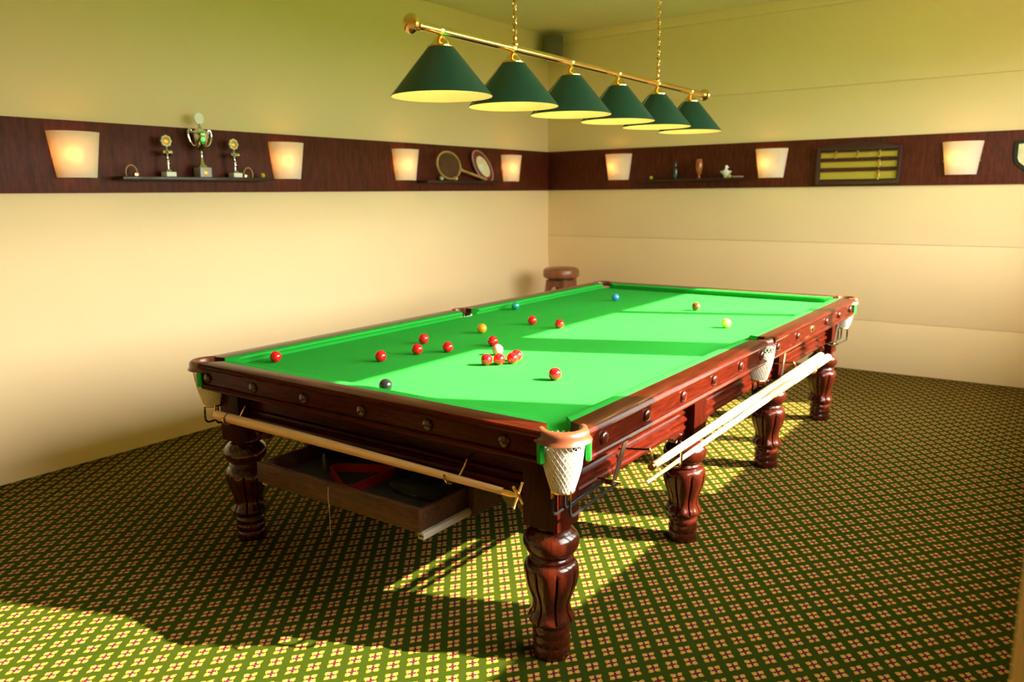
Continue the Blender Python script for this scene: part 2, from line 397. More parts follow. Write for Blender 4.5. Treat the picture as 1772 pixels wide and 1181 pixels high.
# cushions
CUSHP = [(.090, .832), (.090, .868), (.118, .8685), (.136, .867), (.143, .8635), (.1445, .859), (.141, .855), (.130, .848), (.126, .832)]
def cushion(kind, a, b, ca, cb):
    def P(d, t, z): return {'n': (t, d, z), 'f': (t, L-d, z), 'r': (-d, t, z), 'l': (-W+d, t, z)}[kind]
    n = 14; rings = []
    for i in range(n+1):
        u = i/n; ring = []
        for d, z in CUSHP:
            ta = a+(d-.09)*ca; tb = b-(d-.09)*cb
            uu = .5-.5*math.cos(PI*u) if True else u
            ring.append(P(d, ta+(tb-ta)*uu, z))
        rings.append(ring)
    part('cushion', MB().loft(rings), 'cloth', T, ang=50)
cushion('n', -W+.150, -.150, 1.0, 1.0); cushion('f', -W+.150, -.150, 1.0, 1.0)
for k_ in 'rl':
    cushion(k_, .150, YC-.062, 1.0, .45); cushion(k_, YC+.062, L-.150, .45, 1.0)
# aprons between the leg blocks
LX, LYS = .18, (.166, 1.305, 2.515, 3.694)
BH = .07
APP = [(.20, .745), (.165, .745), (.165, .648), (.160, .646), (.152, .642), (.148, .634), (.152, .627), (.156, .622), (.150, .618), (.143, .612), (.140, .602),
       (.145, .594), (.152, .590), (.152, .578), (.146, .572), (.146, .560), (.20, .560)]
def apron(kind, a, b):
    def P(d, t, z): return {'n': (t, d, z), 'f': (t, L-d, z), 'r': (-d, t, z), 'l': (-W+d, t, z)}[kind]
    o = part('apron', MB().loft([[P(d, a, z) for d, z in APP], [P(d, b, z) for d, z in APP]]), 'mahog_x' if kind in 'nf' else 'mahog_y', T, ang=28)
    prof = [(0, .565), (.17, .565), (.168, .552), (.150, .545), (.135, .549), (.128, .540), (.112, .520), (.094, .512), (.080, .520), (.070, .530), (.060, .520), (.045, .500), (.022, .490), (0, .498)]
    for t0, s in ((a, 1), (b, -1)):
        pr = [(t0+s*u, z) for u, z in prof]
        mb = MB().loft([[P(.152, t, z) for t, z in pr], [P(.185, t, z) for t, z in pr]])
        mb.loft([[P(.152, t0+s*(.045+.016*math.cos(2*PI*j/14)), .535+.016*math.sin(2*PI*j/14)) for j in range(14)], [P(.146, t0+s*(.045+.011*math.cos(2*PI*j/14)), .535+.011*math.sin(2*PI*j/14)) for j in range(14)]])
        part('scroll_bracket', mb, 'mahog_z', o, bevel=.0025)
for k_ in 'rl':
    for i in range(3): apron(k_, LYS[i]+BH, LYS[i+1]-BH)
for k_ in 'nf': apron(k_, -W+LX+BH, -LX-BH)
# legs
LEGP = [(0.0580, 0.5000), (0.0580, 0.4815), (0.0680, 0.4765), (0.0720, 0.4715), (0.0800, 0.4656), (0.0900, 0.4547), (0.0965, 0.4413), (0.0980, 0.4270), (0.0960, 0.4127), (0.0900, 0.4001), (0.0820, 0.3909), (0.0745, 0.3850), (0.0720, 0.3800), (0.0735, 0.3763),
        (0.0770, 0.3725), (0.0780, 0.3678), (0.0755, 0.3632), (0.0765, 0.3594), (0.0825, 0.3557), (0.0880, 0.3501), (0.0930, 0.3407), (0.0958, 0.3285), (0.0960, 0.3143), (0.0940, 0.2980), (0.0900, 0.2787), (0.0845, 0.2605), (0.0780, 0.2422), (0.0720, 0.2259),
        (0.0675, 0.2115), (0.0655, 0.1980), (0.0660, 0.1845), (0.0700, 0.1720), (0.0765, 0.1606), (0.0820, 0.1512), (0.0835, 0.1450), (0.0810, 0.1369), (0.0720, 0.1301), (0.0640, 0.1247), (0.0615, 0.1180), (0.0625, 0.1118), (0.0660, 0.1068), (0.0675, 0.0981),
        (0.0665, 0.0907), (0.0635, 0.0845), (0.0630, 0.0795), (0.0655, 0.0745), (0.0678, 0.0658), (0.0675, 0.0559), (0.0645, 0.0484), (0.0625, 0.0435), (0.0645, 0.0385), (0.0670, 0.0323), (0.0670, 0.0050), (0.0650, 0.0000)]
def flute(r, z, a):
    if not (.134 < z < .345): return r
    e = min((z-.134)/.012, (.345-z)/.035, 1); e = max(e, 0)
    t = (a*8/(2*PI)) % 1; d = min(t, 1-t)
    g = math.exp(-(d/.045)**2)
    return r*(1-.12*g*e+.022*math.cos(2*PI*(t-.5))*e)
lm = MB().lathe(LEGP, (0, 0, 0), 96, mod=flute); leg_me = None
for sx in (-LX, -W+LX):
    for y in LYS:
        if leg_me is None:
            leg_me = lm.mesh('leg', M['mahog_z'], 0, 40)
            bb = MB().box(-BH, BH, -BH, BH, -.13, .13); blk_me = bb.mesh('leg_block', M['mahog_b'], .004)
        lg = link(bpy.data.objects.new('leg', leg_me), T, (sx, y, 0))
        link(bpy.data.objects.new('leg_block', blk_me), lg, (sx, y, .62))
# pockets
LEA = [(.056, .845), (.056, .862), (.060, .870), (.068, .8735), (.078, .871), (.085, .864), (.0875, .855), (.087, .846), (.091, .838), (.0955, .831), (.092, .829), (.084, .834), (.074, .838), (.064, .840)]
def net_mesh():
    mb = MB(); n, rows = 24, 13
    def P(i, j):
        u = j/rows; r = .073*(1-u)+.037*u+.007*math.sin(PI*u); a = 2*PI*(i+(j % 2)*.5)/n; return Vector((r*math.cos(a), r*math.sin(a), -.178*u))
    for j in range(rows):
        for i in range(n):
            k = i if j % 2 else i-1
            for q in (k, k+1):
                mb.tube([P(i, j), P(q+ (0 if j % 2 == 0 else 0), j+1)], .0019, 4, False)
    inner = [(.0705*(1-u)+.0345*u+.007*math.sin(PI*u), -.178*u) for u in [.16+.84*i/8 for i in range(9)]]
    mb.lathe(inner+[(.001, -.180)], (0, 0, 0), 24, cap=False)
    return mb.mesh('net', M['net'], 0, 60)
NETM = net_mesh()
def pocket(cx, cy, out, half, rdir, sy):
    # out: outward angle; half: half the opening of the leather arc; rdir: direction the ball rails run (+1/-1 in y)
    n = 22; rings = []
    for i in range(n+1):
        a = out-half+2*half*i/n
        rings.append([(cx+r*math.cos(a)*sy, cy+r*math.sin(a)*sy, z) for r, z in LEA])
    pk = part('pocket_leather', MB().loft(rings), 'leather', T, ang=45)
    nx, ny = cx, cy
    link(bpy.data.objects.new('net', NETM), pk, (nx, ny, .836))
    for s in (-1, 1):
        a = out+s*1.22; c = Vector((cx+.082*sy*math.cos(a), cy+.082*sy*math.sin(a), .797)); 
        mb = MB().box(-.008, .010, -.011, .011, -.034, .036); mb.xf(Matrix.Translation(c) @ Matrix.Rotation(a, 4, 'Z'))
        part('cloth_flap', mb, 'cloth', pk, bevel=.004)
    zr = .657
    rg = MB().torus((nx, ny, zr), .037, .0045, seg=24, rs=8)
    rods = []
    for a in (-.75*PI*.9, -.10*PI, .62*PI):
        px, py = nx+.037*math.cos(a), ny+.037*math.sin(a); rods.append((px, py))
        rg.lathe([(.0058, zr-.022), (.0058, zr+.004), (.004, zr+.010)], (px, py, 0), 10)
    part('net_ring', rg, 'brass', pk)
    for i, (px, py) in enumerate(rods):
        zz = .574; pts = [(px, py, zr-.015), (px, py, zz+.022)]
        for t in range(1, 6):
            b_ = PI/2*t/5; pts.append((px, py+rdir*.022*(1-math.cos(b_)), zz+.022-.022*math.sin(b_)))
        pts += [(px, ny+rdir*.31, zz+.016)]
        part('ball_rail', MB().tube(pts, .0050, 8), 'blackrod', pk)
    ye = ny+rdir*.31
    sx = 1 if cx > XC else -1; xo = nx+sx*.02
    mb = MB().tube([(nx-.045, ye, .592), (nx+.048, ye, .592)], .005, 8).box(nx-.012, nx+.022, ye-.014, ye+.014, .583, .590)
    part('rail_clip', mb, 'brass', pk)
    xt = -.03 if sx > 0 else -W+.03
    mb = MB().loft([[(xo+ox, ye-.015, .588), (xo+ox, ye+.015, .588), (xt+ox, ye+rdir*.035+.017, .752), (xt+ox, ye+rdir*.035-.017, .752)] for ox in (-.002, .002)])
    part('steel_strap', mb, 'steel', pk)
CP = PC
pocket(-CP, CP, -PI/4, 1.75, 1, 1.0)
pocket(-W+CP, CP, -3*PI/4, 1.75, 1, 1.0)
pocket(-CP, L-CP, PI/4, 1.75, -1, 1.0)
pocket(-W+CP, L-CP, 3*PI/4, 1.75, -1, 1.0)
pocket(-.055, YC, 0, 1.50, 1, .72)
pocket(-W+.055, YC, PI, 1.50, 1, .72)
# hooks for the rests
def hook_n(x):
    p = [(x, .165, .700), (x, .125, .704), (x, .075, .708), (x+.006, .045, .700), (x+.008, .030, .680), (x, .018, .655), (x-.006, .000, .637), (x-.008, -.022, .632), (x-.008, -.046, .640), (x-.008, -.058, .656), (x-.008, -.060, .672)]
    part('brass_hook', MB().tube(p, .0045, 8), 'brass', T)
hook_n(-.455); hook_n(-1.70)
def hook_r(y):
    p = [(-.15, y, .640), (-.10, y, .648), (-.045, y, .656), (-.022, y, .662), (-.014, y, .648), (-.012, y, .628), (-.004, y, .614), (.020, y, .609), (.070, y, .609), (.096, y, .615), (.104, y, .633), (.104, y, .672)]
    part('brass_hook', MB().tube(p, .0045, 8), 'brass', T)
hook_r(.60); hook_r(2.42)
# open drawer under the near end
dx0, dx1, dy0, dy1, dz0, dz1 = -1.415, -.535, -.115, .62, .470, .548
dr = part('drawer', MB().box(dx0+.012, dx1-.012, dy0+.02, dy1-.012, dz0, dz0+.010), 'bluelining', T)
part('drawer_front', MB().box(dx0, dx1, dy0, dy0+.020, dz0-.006, dz1), 'drawer', dr, bevel=.002)
for x in (dx0, dx1-.014): part('drawer_side', MB().box(x, x+.014, dy0+.02, dy1, dz0-.004, dz1-.004), 'drawer', dr, bevel=.0015)
part('drawer_back', MB().box(dx0, dx1, dy1-.012, dy1, dz0, dz1-.004), 'drawer', dr)
part('drawer_runner', MB().box(dx1-.012, dx1+.014, dy0+.005, .45, dz0-.030, dz0-.006).box(dx1-.008, dx1+.016, dy0+.005, .45, dz0-.022, dz0-.014), 'palewood', dr, bevel=.001, label='pale bare wood runner')
part('drawer_runner', MB().box(dx0-.014, dx0+.012, dy0+.03, .45, dz0-.030, dz0-.006), 'palewood', dr)
for x in (dx0-.016, dx1+.016): part('runner_support', MB().box(x-.012, x+.012, .15, .62, dz0-.034, .562), 'drawer', dr)
part('drawer_cord', MB().tube([(-.985, dy0-.004, .535), (-.984, dy0-.008, .50), (-.983, dy0-.006, .46), (-.982, dy0-.006, .40), (-.984, dy0-.006, .34)], .0012, 6), 'string', dr)

# ------------------------------------------------------------------ in the drawer
zt = dz0+.0105
tri = []
R_, rr = .15, .03
cx, cy = -1.055, .10
def tri_ring(R, rnd, z):
    pts = []
    for k in range(3):
        a = PI+2*PI*k/3; c = (cx+(R-rnd*2)*math.cos(a), cy+(R-rnd*2)*math.sin(a))
        pts += [(c[0]+rnd*math.cos(a-PI/3+2*PI/3*i/6), c[1]+rnd*math.sin(a-PI/3+2*PI/3*i/6), z) for i in range(7)]
    return pts
mb = MB().loft([tri_ring(.190, .038, zt), tri_ring(.190, .038, zt+.034), tri_ring(.170, .028, zt+.034), tri_ring(.170, .028, zt), tri_ring(.190, .038, zt)], cap=False)
tag(part('ball_triangle', mb, 'redplastic', base=True), 'dark red ball triangle lying in the open drawer', 'triangle')
tag(part('chalk_peg', MB().lathe([(.008, zt), (.009, zt+.004), (.0075, zt+.03), (.006, zt+.06), (.003, zt+.066)], (-1.27, .11, 0), 12), 'grey', base=True), 'small upright grey peg beside the red triangle in the drawer', 'peg')
br = empty('table_brush', (-.74, .085, zt))
tag(br, 'dark table brush with a pale metal edge lying in the drawer', 'brush')
def oval(a, b, z, n=28): return [(-.74+a*math.copysign(abs(math.cos(2*PI*i/n))**.7, math.cos(2*PI*i/n)), .105+b*math.copysign(abs(math.sin(2*PI*i/n))**.7, math.sin(2*PI*i/n)), z) for i in range(n)]
part('bristles', MB().loft([oval(.125, .030, zt), oval(.13, .034, zt+.016)]), 'bristle', br)
part('brush_back', MB().loft([oval(.13, .034, zt+.016), oval(.137, .037, zt+.021), oval(.135, .036, zt+.034), oval(.11, .022, zt+.044)]), 'black', br)
part('metal_strip', MB().box(-.79, -.71, .063, .067, zt+.018, zt+.023), 'silver', br)

# ------------------------------------------------------------------ rest and cues on hooks
rs = tag(empty('cross_rest', (-1.0, -.028, .64)), 'wooden rest with brass cross hanging on hooks at the near end', 'rest')
part('shaft', MB().tube([(-1.80, -.028, .663), (-1.79, -.028, .663), (-1.2, -.028, .662), (-.235, -.028, .6525)], [.0200, .0210, .0195, .0115], 16), 'ash_x', rs)
part('ferrule', MB().tube([(-.237, -.028, .6525), (-.210, -.028, .652), (-.197, -.028, .652), (-.175, -.028, .652)], [.0125, .0125, .009, .007], 14), 'brass', rs)
for a in (.62, -.62):
    d = Vector((0, math.sin(a), math.cos(a)))*.044; c = Vector((-.180, -.028, .652))
    part('cross_arm', MB().tube([c-d, c-d*.7, c, c+d*.7, c+d], [.0055, .0042, .0055, .0042, .0055], 10), 'brass', rs)
part('rubber_band', MB().tube([(-1.715, -.028, .663), (-1.709, -.028, .663)], .0218, 16), 'black', rs)
zc = .6142
c1 = tag(empty('long_cue', (.072, 1.6, zc)), 'long pale cue with a thin tip, outer of two on side hooks', 'cue', 'long cues hung along the side')
part('shaft', MB().tube([(.078, .385, 0.624), (.076, 1.35, 0.630), (.074, 1.75, 0.633)], [.0062, .0125, .015], 16), 'ash_y', c1)
part('butt', MB().tube([(.074, 1.75, 0.633), (.0735, 1.76, 0.633), (.072, 2.74, 0.637), (.072, 2.78, 0.637), (.072, 2.788, 0.637)], [.015, .0175, .0215, .0215, .017], 18), 'ash_y', c1)
part('tip', MB().tube([(.078, .372, 0.624), (.078, .386, 0.624)], [.0055, .0064], 12), 'white', c1)
c2 = tag(empty('long_cue', (.022, 1.6, zc)), 'thick pale half-butt cue, inner of two on side hooks', 'cue', 'long cues hung along the side')
part('shaft', MB().tube([(.030, .52, 0.630), (.028, 1.2, 0.633)], [.0135, .0165], 16), 'ash_y', c2)
part('butt', MB().tube([(.028, 1.2, 0.633), (.028, 1.21, 0.633), (.026, 2.75, 0.637), (.026, 2.80, 0.637), (.026, 2.808, 0.637)], [.0165, .0185, .0225, .0225, .018], 18), 'ash_y', c2)
part('ferrule', MB().tube([(.030, .502, 0.630), (.030, .522, 0.630)], [.013, .0142], 16), 'brass', c2)

# ------------------------------------------------------------------ balls
BR = .0272
BALLS = [('red', -1.837, .332, 'red ball nearest the near-left corner pocket'),
 ('red', -1.423, .613, 'second red ball from the left end, alone in the shade'),
 ('red', -1.554, 1.060, 'red ball farther back of two close together left of centre'),
 ('red', -1.391, .832, 'red ball nearer the front of two close together left of centre'),
 ('red', -1.301, .958, 'lone red ball left of the cluster, right of the close pair'),
 ('red', -1.205, 1.203, 'red ball just behind the pink ball'),
 ('red', -.952, .820, 'leftmost red ball of the tight cluster in the sunlight'),
 ('red', -.911, .860, 'middle red ball of the tight cluster, in front of the pink'),
 ('red', -.873, .912, 'front right red ball of the tight cluster'),
 ('red', -.890, .970, 'red ball hidden behind the right end of the tight cluster'),
 ('red', -.533, .744, 'red ball nearest the camera, alone in sunlight by the right rail'),
 ('red', -1.411, 1.869, 'left of two far red balls in shade near the middle'),
 ('red', -1.205, 1.847, 'right of two far red balls at the sunlit patch corner'),
 ('black', -.990, .206, 'black ball near the near end cushion'),
 ('orange', -1.491, 1.481, 'orange ball in the shaded middle of the table'),
 ('pink', -1.048, 1.033, 'pale pink ball behind the red cluster'),
 ('yellow', -.400, 2.371, 'pale yellow ball in the far sunlit patch'),
 ('brown', -.813, 2.917, 'brown ball in the farthest sunlit patch'),
 ('blue', -1.489, 3.060, 'blue ball in shade at the far end'),
 ('green', -1.853, 2.318, 'teal green ball by the far left cushion')]
bmesh_cache = {}
for c, x, y, lab in BALLS:
    if c not in bmesh_cache: bmesh_cache[c] = MB().sphere((0, 0, 0), BR, 36, 20).mesh('ball', M['ball_'+c])
    o = bpy.data.objects.new(c+'_ball', bmesh_cache[c]); link(o, None, (x, y, BZ+BR)); tag(o, lab, 'ball', 'balls on the snooker table')

# ------------------------------------------------------------------ hanging lamp over the table
LXc, LZ = -1.035, 2.272
lamp = tag(empty('billiard_lamp', (LXc, 1.95, LZ)), 'long brass bar lamp with six dark green cone shades over the table', 'lamp')
part('bar', MB().tube([(LXc, .52, LZ), (LXc, 3.44, LZ)], .0175, 16), 'brass', lamp)
for ye, s in ((.52, -1), (3.44, 1)):
    fp = [(.019, 0), (.024, .006), (.024, .012), (.019, .018), (.022, .024), (.019, .030), (.036, .036), (.040, .044), (.036, .056), (.020, .066), (.001, .070)]
    mb = MB().lathe([(r, s*h) for r, h in fp], (LXc, ye, LZ), 20, axis=1); part('finial', mb, 'brass', lamp)
SY = [.652+.5186*i for i in range(6)]
ZR, ZT = 2.010, 2.205
first = None
for y in SY:
    if first is None:
        t = .003
        sh = part('shade', MB().lathe([(.056, ZT), (.214, ZR), (.2125, ZR-.002), (.0555, ZT-.003)], (LXc, y, 0), 64, cap=False), 'lampgreen', lamp)
        part('shade_lining', MB().lathe([(.0545, ZT-.004), (.2115, ZR-.0015)], (LXc, y, 0), 64, cap=False), 'lampcream', sh)
        part('shade_cap', MB().lathe([(.057, ZT-.001), (.057, ZT+.004), (.050, ZT+.006), (.034, ZT+.022), (.018, ZT+.040), (.012, ZT+.044), (.010, LZ-.012), (.020, LZ-.010), (.0225, LZ+.0), (.0225, LZ+.004)], (LXc, y, 0), 28), 'brass', sh)
        a_ = -2.05
        e = Vector((math.cos(a_), math.sin(a_), 0))
        part('seam', MB().tube([Vector((LXc, y, 0))+e*.0575+Vector((0, 0, ZT-.001)), Vector((LXc, y, 0))+e*.2145+Vector((0, 0, ZR+.001))], .0011, 5), 'cream', sh)
        part('bulb', MB().lathe([(.013, ZT-.01), (.014, ZT-.045), (.026, ZT-.065), (.034, ZT-.09), (.028, ZT-.115), (.012, ZT-.127), (.001, ZT-.129)], (LXc, y, 0), 20), 'bulb', sh)  # bulb out of view; its glow is added to warm the lining
        first = (sh, WORLD[sh.name].copy())
    else:
        copy_tree(first[0], lamp, first[1]+Vector((0, y-SY[0], 0)))
    bl = bpy.data.lights.new('lining_fill_light', 'POINT'); bl.energy = 1.6; bl.color = (1, .58, .27); bl.shadow_soft_size = .03  # weak warm fill added to colour the shade lining, no lit bulb known
    bo = bpy.data.objects.new('lining_fill_light', bl); link(bo, lamp, (LXc, y, ZR+.035))
lk = [None, None]
for y in (1.185, 2.725):
    zt0 = LZ+.0175
    mb = MB().lathe([(.016, zt0-.004), (.018, zt0+.004), (.010, zt0+.010), (.008, zt0+.018), (.011, zt0+.024), (.011, zt0+.034), (.006, zt0+.040)], (LXc, y, 0), 16)
    mb.torus((LXc, y, zt0+.046), .009, .0028, axis=0, seg=14, rs=6)
    ch = part('chain', mb, 'brass', lamp)
    z = zt0+.062; i = 0
    while z < ZC+.004:
        if lk[i % 2] is None:
            q = MB().torus((0, 0, 0), .0150, .0036, axis=0 if i % 2 else 1, seg=12, rs=5, sq=(.72, 1.25) ); lk[i % 2] = q.mesh('chain_link', M['brass'])
        o = bpy.data.objects.new('chain_link', lk[i % 2]); link(o, ch, (LXc, y, z)); z += .0290; i += 1
    part('ceiling_hook', MB().lathe([(.03, ZC), (.03, ZC-.006), (.012, ZC-.018), (.004, ZC-.02)], (LXc, y, 0), 18), 'brass', lamp)

# ------------------------------------------------------------------ wall sconces
def sconce(pos, side, label, first=None):
    # half-cone glass shade; side 'L' on left wall facing +x, 'F' on far wall facing -y
    root = tag(empty('wall_sconce', pos), label, 'wall lamp', 'frosted glass wall lamps on the wood band')
    h, wt, wb, dt, db = .262, .148, .112, .105, .080
    def P(u, d, z): return Vector((pos[0]+d, pos[1]+u, pos[2]+z)) if side == 'L' else Vector((pos[0]+u, pos[1]-d, pos[2]+z))
    rings = []
    n = 24
    for k in range(7):
        t = k/6; w_ = wb+(wt-wb)*t; d_ = db+(dt-db)*t
        rings.append([P(w_*math.cos(PI*j/n), .004+d_*math.sin(PI*j/n)**.8, h*t) for j in range(n+1)])
    mb = MB().loft(rings, False, False)
    rin = []
    for k in range(7):
        t = 1-k/6; w_ = wb+(wt-wb)*t-.004; d_ = db+(dt-db)*t-.004
        rin.append([P(w_*math.cos(PI*j/n), .004+d_*math.sin(PI*j/n)**.8, h*t) for j in range(n+1)])
    mb.loft([rings[-1]]+rin+[rings[0]], False, False)
    part('glass_shade', mb, 'sconce', root, ang=60)
    bp = MB()
    pts = [P(-.045, 0, .03), P(.045, 0, .03), P(.045, 0, .23), P(-.045, 0, .23)]; off = P(0, .012, 0)-P(0, 0, 0)
    bp.loft([pts, [p+off for p in pts]]); part('back_plate', bp, 'white', root)
    b = P(0, .048, .0)
    part('lamp_bulb', MB().lathe([(.009, .05), (.010, .08), (.018, .105), (.022, .13), (.018, .152), (.006, .164), (.001, .165)], (b.x, b.y, b.z), 16), 'bulb', root)
    part('lamp_holder', MB().tube([P(0, .01, .06), P(0, .048, .06), P(0, .048, .055)], .006, 8).lathe([(.012, .03), (.012, .055)], (b.x, b.y, b.z), 12), 'white', root)
    for s in (-1, 1):
        q = P(s*(wb+.018), .010, h*.42); part('fixing_screw', MB().sphere(q, .006, 10, 6), 'steel', root)
    lt = bpy.data.lights.new('sconce_light', 'POINT'); lt.energy = .8; lt.color = (1, .36, .09); lt.shadow_soft_size = .025
    lo = bpy.data.objects.new('sconce_light', lt); link(lo, root, P(-.035, .046, .140))
ZSC = 1.724; off = .018
sconce((XL+off, .372, ZSC), 'L', 'largest frosted wall lamp at the far left of the left wall')
sconce((XL+off, 1.895, ZSC+.006), 'L', 'frosted wall lamp just right of the trophy shelf')
sconce((XL+off, 3.165, ZSC+.006), 'L', 'frosted wall lamp just left of the racket shelf')
sconce((XL+off, 4.735, ZSC+.006), 'L', 'frosted wall lamp between the racket shelf and the room corner')
sconce((-2.755, YF-off, ZSC+.010), 'F', 'frosted wall lamp nearest the corner on the far wall')
sconce((-1.172, YF-off, ZSC), 'F', 'frosted wall lamp between far wall shelf and scoreboard')
sconce((.370, YF-off, ZSC-.006), 'F', 'frosted wall lamp right of the scoreboard')

# ------------------------------------------------------------------ shelves
def shelf(box, label): return tag(part('wall_shelf', MB().box(*box), 'shelf', bevel=.003), label, 'shelf', 'dark shelves on the wood band')
XB = XL+.018; YB = YF-.018; SZ = 1.735
shelf((XB, XB+.13, .585, 1.690, SZ-.022, SZ), 'dark wooden shelf carrying three trophies on the left wall')
shelf((XB, XB+.13, 3.33, 4.44, SZ-.026, SZ-.004), 'dark wooden shelf carrying two old rackets')
shelf((-2.43, -1.42, YB-.12, YB, SZ-.026, SZ-.004), 'dark wooden shelf on the far wall with small ornaments')
# trophies
def small_cup(y, label):
    x = XB+.075; r = tag(empty('trophy', (x, y, SZ)), label, 'trophy', 'small trophies on the shelf')
    part('base', MB().box(x-.032, x+.032, y-.034, y+.034, SZ, SZ+.030), 'white', r, bevel=.003)
    part('stem', MB().lathe([(.024, SZ+.030), (.020, SZ+.040), (.007, SZ+.052), (.006, SZ+.072), (.013, SZ+.080), (.013, SZ+.086), (.006, SZ+.092), (.012, SZ+.098), (.013, SZ+.105), (.006, SZ+.112), (.005, SZ+.130)], (x, y, 0), 18), 'silver', r)
    part('bowl', MB().lathe([(.005, SZ+.126), (.024, SZ+.132), (.036, SZ+.144), (.038, SZ+.156), (.033, SZ+.162), (.012, SZ+.164), (.005, SZ+.176), (.005, SZ+.192)], (x, y, 0), 22), 'silver', r)
    n = 10; c = Vector((x, y, SZ+.222)); k = MB()
    ring = [(.036*(1+.06*math.cos(8*2*PI*j/48)), 2*PI*j/48) for j in range(48)]
    k.loft([[c+Vector((d, rr*s_*math.cos(a), rr*s_*math.sin(a))) for rr, a in ring] for d, s_ in ((-.006, .96), (-.003, 1), (.003, 1), (.006, .94))])
    d_ = part('medallion', k, 'cream', r)
    part('medallion_centre', MB().lathe([(.0235, .0055), (.0235, .008), (.018, .0105), (.001, .011)], c, 24, axis=0), 'gold', d_)
small_cup(.915, 'small trophy with gold-centred disc left of the big cup')
small_cup(1.408, 'small trophy with gold-centred disc right of the big cup')
x, y = XB+.075, 1.158
cup = tag(empty('trophy_cup', (x, y, SZ)), 'tall silver two-handled trophy cup topped by a white disc', 'trophy')
part('plinth', MB().box(x-.038, x+.038, y-.042, y+.042, SZ, SZ+.062), 'lilac', cup, bevel=.003)
part('plaque', MB().lathe([(.017, .038), (.017, .0405), (.012, .042), (.001, .042)], (x, y, SZ+.028), 20, axis=0), 'gold', cup)
part('stem', MB().lathe([(.034, SZ+.062), (.030, SZ+.074), (.020, SZ+.082), (.012, SZ+.10), (.008, SZ+.125), (.007, SZ+.15), (.010, SZ+.158), (.006, SZ+.165)], (x, y, 0), 24), 'silver', cup)
part('bowl', MB().lathe([(.006, SZ+.162), (.020, SZ+.17), (.034, SZ+.195), (.046, SZ+.23), (.053, SZ+.262), (.055, SZ+.280), (.057, SZ+.284), (.053, SZ+.288), (.045, SZ+.294), (.025, SZ+.306), (.014, SZ+.318), (.008, SZ+.33), (.007, SZ+.342)], (x, y, 0), 30), 'silver', cup)
for s in (-1, 1):
    p = [(x, y+s*.040, SZ+.200), (x, y+s*.058, SZ+.205), (x, y+s*.075, SZ+.230), (x, y+s*.085, SZ+.262), (x, y+s*.083, SZ+.290), (x, y+s*.072, SZ+.305), (x, y+s*.062, SZ+.302), (x, y+s*.062, SZ+.288), (x, y+s*.072, SZ+.282)]
    part('handle', MB().tube(p, [.005, .006, .007, .0075, .007, .006, .005, .004, .004], 10), 'silver', cup)
part('disc', MB().lathe([(.001, -.006), (.035, -.006), (.0365, -.003), (.0365, .003), (.035, .006), (.001, .006)], (x, y, SZ+.376), 36, axis=0), 'white', cup)
# bent-horn ornaments at both ends of the trophy shelf
def horn(y, s, label):
    x = XB+.07; r = tag(empty('curved_ornament', (x, y, SZ)), label, 'ornament', 'curved ornaments on the trophy shelf')
    pts = []
    for i in range(13):
        a = PI*.02+PI*1.12*i/12; pts.append((x, y+s*(.036*math.cos(a)), SZ+.022+.046*math.sin(a)))
    part('loop', MB().tube(pts, [.0055-.0025*i/12 for i in range(13)], 8), 'racketwood', r)
    part('foot', MB().box(x-.012, x+.012, y+s*.026-.012, y+s*.026+.014, SZ, SZ+.022), 'brass', r, bevel=.002)
horn(.672, 1, 'curved brown horn-like ornament at the left end of trophy shelf')
horn(1.515, -1, 'curved brown horn-like ornament at the right end of trophy shelf')
def fuzz(x, y, z, lab): 
    return tag(part('yellow_ball', MB().sphere((x, y, z+.017), .017, 16, 10), 'yellowfuzz', base=True), lab, 'ball', 'small yellow balls on shelves')
fuzz(XB+.06, 1.64, SZ, 'small yellow ball at the right end of the trophy shelf')
# rackets
def racket(name, cy_, cz, rx, rz, rot, hl, frame_m, label, face=None):
    x = XB+(.032 if face else .090)
    r = tag(empty(name, (x, cy_, SZ-.004)), label, 'racket', 'old rackets on the shelf')
    mat = Matrix.Translation((x, cy_, cz)) @ Matrix.Rotation(rot, 4, 'X')
    def E(a, k=1): return Vector((0, rx*k*math.cos(a), rz*k*math.sin(a)))
    n = 40
    mb = MB(); rings = []
    for i in range(n+1):
        a = 2*PI*i/n; c = E(a); o = E(a).normalized()
        rings.append([c+o*.009*math.cos(2*PI*j/8)+Vector((.011*math.sin(2*PI*j/8), 0, 0)) for j in range(8)])
    mb.loft(rings, False); mb.xf(mat); part('head_frame', mb, frame_m, r)
    st = MB()
    for i in range(-7, 8):
        t = i/8; w_ = math.sqrt(1-t*t)*.97
        st.tube([(0, rx*t, -rz*w_), (0, rx*t, rz*w_)], .0009, 4, False); st.tube([(0, -rx*w_, rz*t), (0, rx*w_, rz*t)], .0009, 4, False)
    st.xf(mat); part('strings', st, 'string', r)
    if face:
        part('press_ring', MB().loft([[Vector((dx, 0, 0))+E(2*PI*j/n, k) for j in range(n)] for dx, k in ((-.004, .93), (.004, .93), (.006, .90))]).xf(mat), 'racketred', r)
        part('press_disc', MB().loft([[Vector((dx, 0, 0))+E(2*PI*j/n, k) for j in range(n)] for dx, k in ((.004, .66), (.009, .66), (.011, .62))]).xf(mat), 'cream', r)
        part('press_knob', MB().lathe([(.030, .010), (.028, .016), (.012, .018), (.010, .024), (.001, .026)], (0, 0, 0), 20, axis=0).xf(mat @ Matrix.Translation((0, -.02, -.03))), 'white', r)
    if hl:
        hb = MB().tube([(0, rx-.002, .0), (0, rx+.05, 0), (0, rx+.11, 0)], [.022, .011, .009], 10)
        hb.tube([(0, rx+.10, 0), (0, rx+hl-.02, 0), (0, rx+hl, 0)], [.010, .014, .015], 10)
        hb.xf(mat); part('handle', hb, 'racketwood', r)
    return r
